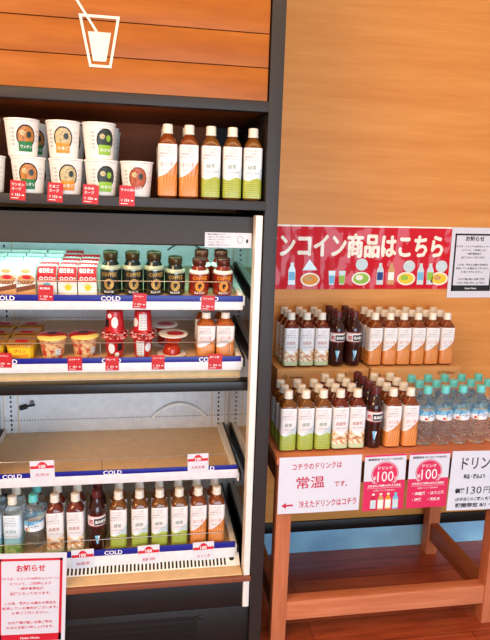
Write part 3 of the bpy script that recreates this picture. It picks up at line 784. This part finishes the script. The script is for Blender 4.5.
# ------------------------------------------------------------------ second fridge shelf: puddings
S2 = SH[1][5]
def C2(K, x, y, dz, *a, **k): return K.put((x, y, shelf_z(1, y) + dz), *a, rx=S2, **k)
def make_tub():
    r = empty('pudding_tub'); h = 0.046
    MB().loft([(0, 0.033, 5), (0.002, 0.0345, 6), (h, 0.0385, 7)], 'tubyellow', 32).build('tub_body', r)
    MB().loft([(h, 0.041, 7), (h + 0.0012, 0.042, 7), (h + 0.005, 0.0415, 7), (h + 0.006, 0.039, 7)], 'foilgold', 32).build('lid', r)
    a = MB(); wr = lambda x, z, off: (x, -(0.0345 + 0.004 * z / h) - off, z)
    a.rect(-0.028, 0.028, 0.006, 0.040, 'yellow', y=-0.0006, wrap=wr)
    a.poly([(-0.024, 0.020), (0.024, 0.024), (0.024, 0.014), (-0.024, 0.010)], 'orange', y=-0.0009, wrap=wr)
    a.text('プリン', 0, 0.032, 0.012, 'inkred', y=-0.0010, wrap=wr, bold=0.03)
    zt = h + 0.0064
    a.add([(x, y, zt) for x, y in ((-0.018, -0.012), (0.018, -0.012), (0.018, 0.012), (-0.018, 0.012))], [(0, 1, 2, 3)], 'inkred')
    a.add([(x, y, zt + .0003) for x, y in ((-0.030, -0.032), (0.030, -0.032), (0.030, -0.022), (-0.030, -0.022))], [(0, 1, 2, 3)], 'brown')
    a.build('printed_label', r)
    return r
TUB = Kind(make_tub)
for i, x in enumerate((-0.436, -0.351)):
    for j in range(3):
        C2(TUB, x, 1.882 + j * 0.088, 0, f'yellow square pudding tub with gold lid, {"inner" if i else "outer"} column, {BACK[j]}', 'tub', 'yellow pudding tubs on the second fridge shelf')
def make_pud():
    r = empty('pudding_cup'); h = 0.064
    MB().loft([(0, 0.029), (0.003, 0.0305), (h, 0.0405)], 'pudbody', 28).build('cup_body', r)
    MB().loft([(h - 0.001, 0.042), (h, 0.0455), (h + 0.003, 0.0455), (h + 0.007, 0.040), (h + 0.009, 0.02)], 'puddinglid', 32).build('lid', r)
    wr = lambda x, z, off: ((0.0305 + 0.0101 * z / h + off) * math.sin(x / 0.036), -(0.0305 + 0.0101 * z / h + off) * math.cos(x / 0.036), z)
    a = MB().poly([(-0.032, 0.046), (-0.008, 0.040), (0.004, 0.018), (-0.022, 0.022)], 'inkred', y=-0.0012, wrap=wr).rect(0.012, 0.03, 0.012, 0.034, 'lidwhite', y=-0.001, wrap=wr, nx=4)
    for i in range(3): a.text('栄養成分', 0.021, 0.029 - i * 0.007, 0.0045, 'inkgrey', y=-0.0015, wrap=wr, res=1)
    a.build('printed_label', r)
    return r
def pud_mats():
    t = NT('pudding_body'); x, y, z = t.xyz(); n = t.noise(t.obj, 60, 2)
    M['pudbody'] = t.base(t.ramp(n, [(0.4, lin((240, 206, 150))), (0.55, lin((226, 170, 120))), (0.66, lin((186, 40, 36)))]), 0.35)
    t = NT('pudding_lid'); x, y, z = t.xyz(); 
    ang = t.math('ABSOLUTE', x)
    col = t.mix(t.math('LESS_THAN', y, t.math('MULTIPLY_ADD', ang, 0.35, -0.026)), lin((190, 20, 26)), lin((246, 226, 120)))
    col = t.mix(t.math('LESS_THAN', t.math('ADD', t.math('MULTIPLY', x, x), t.math('MULTIPLY', t.math('ADD', y, -0.008), t.math('ADD', y, -0.008))), 0.00025), col, lin((70, 16, 12)))
    M['puddinglid'] = t.base(col, 0.3, coat=0.4)
pud_mats()
PUD = Kind(make_pud)
pg = 'custard puddings on the second fridge shelf'
C2(PUD, -0.2625, 1.888, 0, 'custard pudding with red and yellow lid beside the yellow tubs', 'cup', pg)
C2(PUD, -0.1690, 1.897, 0, 'custard pudding with red and yellow lid beside the red cup stacks', 'cup', pg, rz=0.35)
def red_kind(pic):
    def make():
        r = empty('dessert_cup'); h = 0.068
        MB().loft([(0, 0.0235), (0.003, 0.025), (h, 0.0300)], 'foilred', 28).build('cup_body', r)
        MB().loft([(h - 0.003, 0.0305), (h - 0.002, 0.0400), (h, 0.0412), (h + 0.0025, 0.0412), (h + 0.004, 0.039), (h + 0.005, 0.03)], 'redlid', 32).build('lid', r)
        wr = lambda x, z, off: ((0.025 + 0.0050 * z / h + off) * math.sin(x / 0.03), -(0.025 + 0.0050 * z / h + off) * math.cos(x / 0.03), z)
        a = MB()
        if pic: a.disc(-0.010, 0.034, 0.011, 0.017, 'lidwhite', y=-0.001, wrap=wr).disc(0.008, 0.014, 0.008, 0.007, 'lidwhite', y=-0.001, wrap=wr).rect(0.010, 0.026, 0.026, 0.050, 'inkblk', y=-0.001, wrap=wr, nx=5)
        else:
            a.rect(-0.022, 0.004, 0.008, 0.058, 'lidwhite', y=-0.001, wrap=wr, nx=6)
            for i in range(6): a.text('名称 洋生菓子', -0.009, 0.052 - i * 0.008, 0.005, 'inkgrey', y=-0.0015, wrap=wr, width=0.022, res=1)
            a.disc(0.018, 0.036, 0.011, 0.014, 'lidwhite', y=-0.001, wrap=wr)
        a.build('printed_label', r)
        return r
    return Kind(make)
t = NT('red_lid'); x, y, z = t.xyz(); n = t.noise(t.obj, 75, 2)
M['redlid'] = t.base(t.ramp(n, [(0.38, lin((60, 20, 16))), (0.44, lin((176, 24, 30))), (0.52, lin((206, 60, 60))), (0.57, lin((236, 200, 196)))]), 0.25, coat=0.5)
RC1, RC2 = red_kind(True), red_kind(False)
rg = 'red dessert cups on the second fridge shelf'
for x, K, nm in ((-0.0765, RC1, 'beside the custard pudding'), (0.0090, RC2, 'beside the white-lidded jelly cups')):
    C2(K, x, 1.884, 0, f'red dessert cup, upright lower one of the stack {nm}', 'cup', rg)
    o = C2(K, x, 1.884, 0.1475, f'red dessert cup, upside-down upper one of the stack {nm}', 'cup', rg)
    o.rotation_euler = (math.pi + S2, 0, math.pi + 0.3)
def make_jelly():
    r = empty('jelly_cup'); h = 0.031
    MB().loft([(0, 0.016), (0.003, 0.021), (0.012, 0.0255), (h, 0.029)], 'jelly', 28).build('cup_body', r)
    MB().loft([(h - 0.001, 0.040), (h, 0.0455), (h + 0.0025, 0.046), (h + 0.0035, 0.042)], 'lidwhite', 32).build('lid', r)
    a = MB(); z = h + 0.0038
    a.add([(0.028 * math.cos(t) + 0.006, 0.021 * math.sin(t) - 0.004, z) for t in [k * math.pi / 9 for k in range(18)]], [tuple(range(18))], 'foilred')
    a.build('printed_label', r)
    return r
JEL = Kind(make_jelly)
jg = 'jelly cups on the second fridge shelf'
o = C2(JEL, 0.0995, 1.890, 0.0365, 'jelly cup turned upside down with white rim on the fridge shelf', 'cup', jg); o.rotation_euler = (math.pi + S2, 0, 0)
C2(JEL, 0.1035, 1.890, 0.0375, 'jelly cup standing upright on the upturned jelly cup', 'cup', jg)
o = C2(JEL, 0.0835, 1.992, 0.0365, 'upside-down jelly cup in the row behind the front jelly stack', 'cup', jg); o.rotation_euler = (math.pi + S2, 0, 0)
C2(JEL, 0.0785, 1.992, 0.0375, 'upright jelly cup on top of the rear jelly stack', 'cup', jg)

# ------------------------------------------------------------------ price cards
def card(loc, wd, h, lines, label, name='price_card', group=None, ry=0.0, white=False):
    a = MB(); y0 = 0.0009
    a.box(-wd / 2, wd / 2, 0, y0, 0, h, 'paper' if white else 'redcard')
    if white:
        a.rect(-wd / 2 + 0.001, wd / 2 - 0.001, h * .60, h * .74, 'inkred', y=-0.0004)
        a.poly([(wd * .23 * math.cos(t), h * .60 + h * .34 * math.sin(t)) for t in [k * math.pi / 14 for k in range(15)]], 'inkred', y=-0.0005)
        a.text('100', 0, h * .72, h * .23, 'textw', y=-0.0009, bold=0.03)
        a.text(lines[0], 0, h * .28, h * .17, 'inkcrim', y=-0.0005, width=wd * .62)
    else:
        for i, (s, sz) in enumerate(lines):
            a.text(s, -wd * .40, h * (0.80 - 0.22 * i), h * sz, 'textw', y=-0.0004, align='l', bold=0.02, res=1)
        a.text('￥', -wd * .34, h * .28, h * .15, 'textw', y=-0.0004, res=1).text('150', 0, h * .28, h * .19, 'textw', y=-0.0004, res=1, bold=0.02)
        a.rect(wd * .26, wd * .40, h * .24, h * .30, 'textw', y=-0.0004).rect(-wd * .4, wd * .05, h * .09, h * .12, 'textw', y=-0.0004)
    o = a.build(name, None, smooth=False); o.location = loc; o.rotation_euler = (0, ry, 0)
    return tag(o, label, 'price card', group)
yc = PF - 0.0020
cgp = 'red price cards on the top shelf'
card((-0.322, yc, 1.4545), 0.040, 0.0515, [('ワンタン', .16), ('スープ', .16)], 'red price card under the green-labelled soup cups', group=cgp, ry=0.06)
card((-0.2260, yc, 1.4525), 0.040, 0.0515, [('たまご', .17), ('スープ', .17)], 'red price card under the orange-labelled soup cups', group=cgp, ry=0.06)
card((-0.1330, yc, 1.4505), 0.042, 0.0515, [('わかめ', .17), ('スープ', .17)], 'red price card under the lime-labelled soup cups', group=cgp, ry=0.06)
card((-0.0350, yc, 1.4480), 0.042, 0.0545, [('ちゃんぽん', .15)], 'red price card under the single soup cup', group=cgp, ry=0.03)
yr = RF - 0.0050
fg = 'red price cards on the fridge rails'
card((-0.2700, yr, 1.1680), 0.042, 0.0455, [('毎日骨太', .16)], 'red price card below the blue-picture red carton', group=fg, ry=0.03)
card((-0.0020, yr, 1.1460), 0.040, 0.0455, [('コーヒー', .16)], 'red price card below the middle tall black can', group=fg, ry=0.05)
card((0.2040, yr, 1.1400), 0.041, 0.0455, [('カフェオレ', .15)], 'red price card below the red-brown cans', group=fg, ry=0.05)
card((-0.3970, yr, 0.9680), 0.050, 0.0445, [('たまごプリン', .14)], 'red price card below the yellow pudding tubs', group=fg, ry=0.02)
card((-0.1920, yr, 0.9560), 0.042, 0.0430, [('カスタード', .15)], 'red price card below the custard pudding beside the red cups', group=fg, ry=0.0)
card((-0.0830, yr, 0.9545), 0.040, 0.0430, [('苺ムース', .15)], 'red price card below the red dessert cup beside the custard', group=fg, ry=0.0)
card((0.0550, yr, 0.9555), 0.039, 0.0450, [('フルーツゼリー', .12)], 'red price card below the jelly cups', group=fg, ry=0.0)
card((0.2310, yr, 0.9530), 0.043, 0.0500, [('ほうじ茶', .15)], 'red price card below the two short tea bottles', group=fg, ry=0.0)
wg = 'white price cards on the fridge rails'
card((-0.2950, yr, 0.6075), 0.072, 0.0640, ['天然水'], 'white price card above the oolong bottles, on the empty shelf rail', group=wg, white=True, ry=-0.02)
card((0.1840, yr, 0.6110), 0.067, 0.0640, ['お茶各種'], 'white price card on the empty shelf rail near the fridge side wall', group=wg, white=True, ry=-0.02)
card((-0.1800, yr, 0.2960), 0.070, 0.0680, ['烏龍茶'], 'white price card on the bottom rail below the black bottle', group=wg, white=True, ry=-0.02)
card((0.0290, yr, 0.2955), 0.070, 0.0690, ['緑茶'], 'white price card on the bottom rail below the green tea bottles', group=wg, white=True, ry=-0.03)
card((0.2080, yr, 0.2940), 0.070, 0.0700, ['ほうじ茶'], 'white price card on the bottom rail below the roasted tea bottles', group=wg, white=True, ry=-0.03)

# ------------------------------------------------------------------ notices and posters
def sheet(wd, h, mat='paper', th=0.0008):
    return MB().box(-wd / 2, wd / 2, 0, th, 0, h, mat)
NOTE = ['「サラダ・ドリンク100円キャンペーン」', 'について、ご好評により', '一部対象商品が', '品薄となっております。', '', 'この為、案内とは異なる商品を', '販売している場合がございます。', '何卒ご了承ください。', '', 'なお準備が整い次第ご案内', 'のほどお願い申し上げます。']
def notice(wd, h, ink, border, bw, foot, mx=.055, mz=.06):
    a = sheet(wd, h)
    x, z0, z1 = wd / 2 - wd * mx, h * mz, h * (1 - mz * .9)
    for r in ((-x, -x + bw, z0, z1), (x - bw, x, z0, z1), (-x, x, z1 - bw, z1), (-x, x, z0, z0 + foot)): a.rect(*r, border, y=-0.0004)
    a.text('お知らせ', 0, h * .845, h * .075, ink, y=-0.0005, bold=0.03, width=wd * .40)
    for i, s in enumerate(NOTE):
        if s: a.text(s, 0, h * (0.735 - i * 0.052), h * .032, ink, y=-0.0005, bold=0.015, width=min(wd * .80, h * .034 * len(s)))
    a.text('Hotto Motto', 0, z0 + foot / 2, h * .034, 'textw', y=-0.0008, bold=0.02)
    return a
o = tag(notice(0.208, 0.318, 'inkred', 'inkred', 0.0080, 0.025).build('notice_sheet', None, smooth=False), 'white notice with red border hanging over the fridge base', 'notice')
o.location = (-0.3370, FF - 0.0590, 0.096); o.rotation_euler = (0.0, 0.045, 0)
a = notice(0.205, 0.286, 'inkblk', 'inkblk', 0.0072, 0.024, .075, .095)
o = tag(a.build('notice_sheet', None, smooth=False), 'white notice with black border on the wood wall beside the banner', 'notice')
o.location = (1.3445, WALLY - 0.0025, 1.109); o.rotation_euler = (0, -0.01, 0)

# canopy notice
a = sheet(0.139, 0.044)
for i, s in enumerate(('商品のお取扱いについて', '・商品はレジまでお持ちください', '・飲料は冷えております', '・お弁当と一緒にどうぞ', '・数量限定の場合がございます')):
    a.text(s, -0.062, 0.0385 - i * 0.0078, 0.0048, 'inkgrey' if i else 'inkblk', y=-0.0004, align='l', res=1, bold=0.015)
a.disc(0.035, 0.024, 0.009, 0.011, 'inkgrey', y=-0.0004, ring=0.88).disc(0.056, 0.020, 0.0035, 0.006, 'inkblk', y=-0.0004)
o = tag(a.build('notice_sheet', None, smooth=False), 'small white instruction strip on the fridge canopy', 'notice')
o.location = (0.2575, FF - 0.0075, 1.3345)

# banner
def banner():
    wd, h = 0.80, 0.250
    a = sheet(wd, h, 'banner', 0.001)
    a.rect(-wd / 2, wd / 2, h - 0.006, h, 'bcream', y=-0.0004)
    for q, (ox, oz) in enumerate(((0, 0), (-.0018, .0018), (.0018, .0018), (.0018, -.0018), (-.0018, -.0018), (-.0036, 0), (.0036, 0), (0, .0034), (0, -.0034))):
        a.text('ワンコイン商品はこちら', -0.004 + ox, 0.172 + oz, 0.098, 'bcream', y=-0.0010 - 0.00008 * q, width=0.738, bold=0.0)
    def bot(x, z, k=1.0, c='bottleart', c2='lblue'):
        a.poly([(x - .015 * k, z), (x + .015 * k, z), (x + .015 * k, z + .058 * k), (x + .007 * k, z + .074 * k), (x + .007 * k, z + .086 * k), (x - .007 * k, z + .086 * k), (x - .007 * k, z + .074 * k), (x - .015 * k, z + .058 * k)], c, y=-0.0008)
        a.rect(x - .013 * k, x + .013 * k, z + .018 * k, z + .05 * k, c2, y=-0.0011)
    def dish(x, z, c1='orange', c2='yellow'):
        a.disc(x, z, 0.042, 0.027, 'bcream', y=-0.0008).disc(x, z, 0.035, 0.021, c1, y=-0.0011, seg=20).disc(x - .008, z + .004, 0.017, 0.011, c2, y=-0.0014, seg=16)
    def lidcup(x, z): a.disc(x, z, 0.027, 0.024, 'bottleart', y=-0.0009, seg=20)
    def glass(x, z, c):
        a.poly([(x - .011, z), (x + .011, z), (x + .015, z + .055), (x - .015, z + .055)], 'bottleart', y=-0.0008)
        a.poly([(x - .010, z + .004), (x + .010, z + .004), (x + .013, z + .036), (x - .013, z + .036)], c, y=-0.0011)
    z = 0.018
    _n = len(a.v)
    bot(-0.275, z); bot(-0.375, z)
    a.poly([(-0.23, 0.075), (-0.20, 0.118), (-0.165, 0.075)], 'bottleart', y=-0.0008)
    dish(-0.195, 0.038, 'orange', 'tan')
    glass(-0.10, z, 'lblue'); glass(-0.055, z, 'green')
    lidcup(0.03, 0.098); dish(0.03, 0.042, 'green', 'bcream')
    bot(0.115, z, 1.0, 'bottleart', 'inkblue'); bot(0.165, z, 1.0, 'tan', 'bcream')
    lidcup(0.245, 0.092); dish(0.235, 0.042, 'yellow', 'green')
    bot(0.30, z); bot(0.345, z, 1.0, 'bottleart', 'green')
    lidcup(0.395, 0.092); dish(0.388, 0.042, 'yellow', 'tan')
    for i in range(_n, len(a.v)): a.v[i] = (a.v[i][0] * 0.93, a.v[i][1], a.v[i][2])
    return a
o = tag(banner().build('wall_banner', None, smooth=False), 'red laminated banner with white lettering on the wood wall', 'banner')
o.location = (0.840, WALLY - 0.0028, 1.1405); o.rotation_euler = (0, -0.010, 0)

# table-front signs: gently curled sheets
def curl(a, amt, h, ph=0.0):
    return a.xform(lambda x, y, z: (x, y - amt * (1 - z / h) * (0.5 + 0.5 * math.cos(9 * x + ph)), z))
TY = TF - 0.0100
def subsheet(wd, h, mat='paper', nx=10, nz=8):
    a = MB().rect(-wd / 2, wd / 2, 0, h, mat, y=0.0, nx=nx, nz=nz)
    b = MB().rect(-wd / 2, wd / 2, 0, h, mat, y=0.0008, nx=nx, nz=nz)
    a.add(b.v, [list(reversed(f)) for f in b.f], mat)
    n = nx + 1
    edge = [(0, nx), (nz * n, nz * n + nx), (0, nz * n), (nx, nz * n + nx)]
    k = len(b.v)
    for p, q in edge: a.f.append([p, q, q + k, p + k]); a.mi.append(0)
    return a
h = 0.193
a = subsheet(0.275, h)
a.text('コチラのドリンクは', -0.012, h * .835, 0.0245, 'inkcrim', y=-0.0006, width=0.165, bold=0.015, tilt=0.02)
a.text('常温', -0.032, h * .545, 0.044, 'inkcrim', y=-0.0006, width=0.094, bold=0.01, tilt=0.02)
a.text('です。', 0.070, h * .50, 0.022, 'inkcrim', y=-0.0006, width=0.045, bold=0.015)
a.text('冷えたドリンクはコチラ', 0.030, h * .165, 0.027, 'inkcrim', y=-0.0006, width=0.195, bold=0.015, tilt=0.02)
a.poly([(-0.126, 0.028), (-0.110, 0.038), (-0.110, 0.031), (-0.087, 0.032), (-0.087, 0.026), (-0.110, 0.025), (-0.110, 0.018)], 'inkcrim', y=-0.0006)
o = tag(curl(a, 0.004, h).build('handwritten_sign', None, smooth=False), 'white handwritten sign in red marker with an arrow, on the table front', 'sign'); o.location = (0.5735, TY, 0.4835)
def poster(second):
    wd, h = 0.1435, 0.196
    a = subsheet(wd, h)
    a.rect(-wd / 2, wd / 2, h - 0.006, h, 'pink', y=-0.0004)
    a.text('期間限定 8/1(土)〜9/30(水)', 0, h - 0.016, 0.0085, 'inkblk', y=-0.0006, width=wd * .84, bold=0.02)
    zc = 0.128
    a.rect(-wd / 2, wd / 2, 0, 0.105, 'pink', y=-0.0004)
    a.disc(0, zc, 0.050, 0.047, 'paper', y=-0.0006, seg=40).disc(0, zc, 0.047, 0.044, 'pink', y=-0.0009, seg=40)
    a.disc(0, zc, 0.0445, 0.0415, 'paper', y=-0.0011, seg=40, ring=0.965)
    a.rect(-wd / 2, wd / 2, 0.078, 0.096, 'pink', y=-0.0012)
    a.text('ドリンク', 0, zc + 0.022, 0.013, 'textw', y=-0.0014, width=0.05, bold=0.02)
    a.text('100', 0.002, zc - 0.006, 0.052, 'textw', y=-0.0014, width=0.056, bold=0.0)
    a.text('¥', -0.035, zc - 0.012, 0.020, 'textw', y=-0.0014).text('円', 0.040, zc - 0.016, 0.013, 'textw', y=-0.0014)
    a.text('お弁当などを購入された方限定', 0, 0.088, 0.0085, 'textw', y=-0.0015, width=wd * .80, bold=0.02)
    a.rect(-wd * .42, wd * .42, 0.0795, 0.0803, 'textw', y=-0.0015)
    a.text('対象ドリンク 各500ml', 0, 0.0715, 0.0075, 'textw', y=-0.0015, width=wd * .5)
    if not second:
        for i, (c, l) in enumerate((('inkcrim', 'bottleart'), ('tan', 'bcream'), ('orange', 'bcream'), ('lblue', 'bottleart'))):
            x = -0.036 + i * 0.026
            a.poly([(x - .010, .003), (x + .010, .003), (x + .010, .042), (x + .004, .052), (x + .004, .061), (x - .004, .061), (x - .004, .052), (x - .010, .042)], c, y=-0.0012)
            a.rect(x - .0095, x + .0095, .008, .038, l, y=-0.0015)
            a.rect(x - .0045, x + .0045, .055, .0615, 'bcream' if i != 3 else 'capcyan', y=-0.0016)
    else:
        for i, s in enumerate(('・烏龍茶', '・ほうじ茶', '・緑茶', '・天然水')):
            a.text(s, -0.052 + (i % 2) * 0.055, 0.052 - (i // 2) * 0.022, 0.0125, 'textw', y=-0.0012, align='l', bold=0.02)
    return a
o = tag(curl(poster(False), 0.002, .197).build('price_poster', None, smooth=False), 'pink 100 yen drink poster with four bottle pictures, on the table front', 'poster', 'pink price posters'); o.location = (0.7955, TY, 0.4770); o.rotation_euler = (0, -0.012, 0)
o = tag(curl(poster(True), 0.002, .197).build('price_poster', None, smooth=False), 'pink 100 yen drink poster with a written list, on the table front', 'poster', 'pink price posters'); o.location = (0.9490, TY, 0.4780); o.rotation_euler = (0, -0.005, 0)
h = 0.212
a = subsheet(0.268, h)
a.text('ドリンク', -0.026, h * .80, 0.050, 'inkblk', y=-0.0006, width=0.140, bold=0.012, tilt=0.02)
a.text('単品・税込より', -0.045, h * .575, 0.017, 'inkblk', y=-0.0006, width=0.080, bold=0.03)
a.text('価格', -0.092, h * .335, 0.018, 'inkblk', y=-0.0006, bold=0.05)
a.text('130', -0.040, h * .345, 0.038, 'inkblk', y=-0.0006, width=0.055, bold=0.0).text('円〜', 0.022, h * .34, 0.028, 'inkblk', y=-0.0006, bold=0.0)
a.text('(お弁当とのご購入 新茶・烏龍茶', -0.012, h * .19, 0.013, 'inkblk', y=-0.0006, width=0.190, bold=0.02)
a.text('期間限定 8/1 〜 9/30', -0.010, h * .085, 0.016, 'inkblk', y=-0.0006, width=0.190, bold=0.03)
o = tag(curl(a, 0.006, h, 1.0).build('handwritten_sign', None, smooth=False), 'white handwritten price sheet in black marker hanging from the table edge', 'sign'); o.location = (1.1570, TY, 0.4600); o.rotation_euler = (0, 0.025, 0)
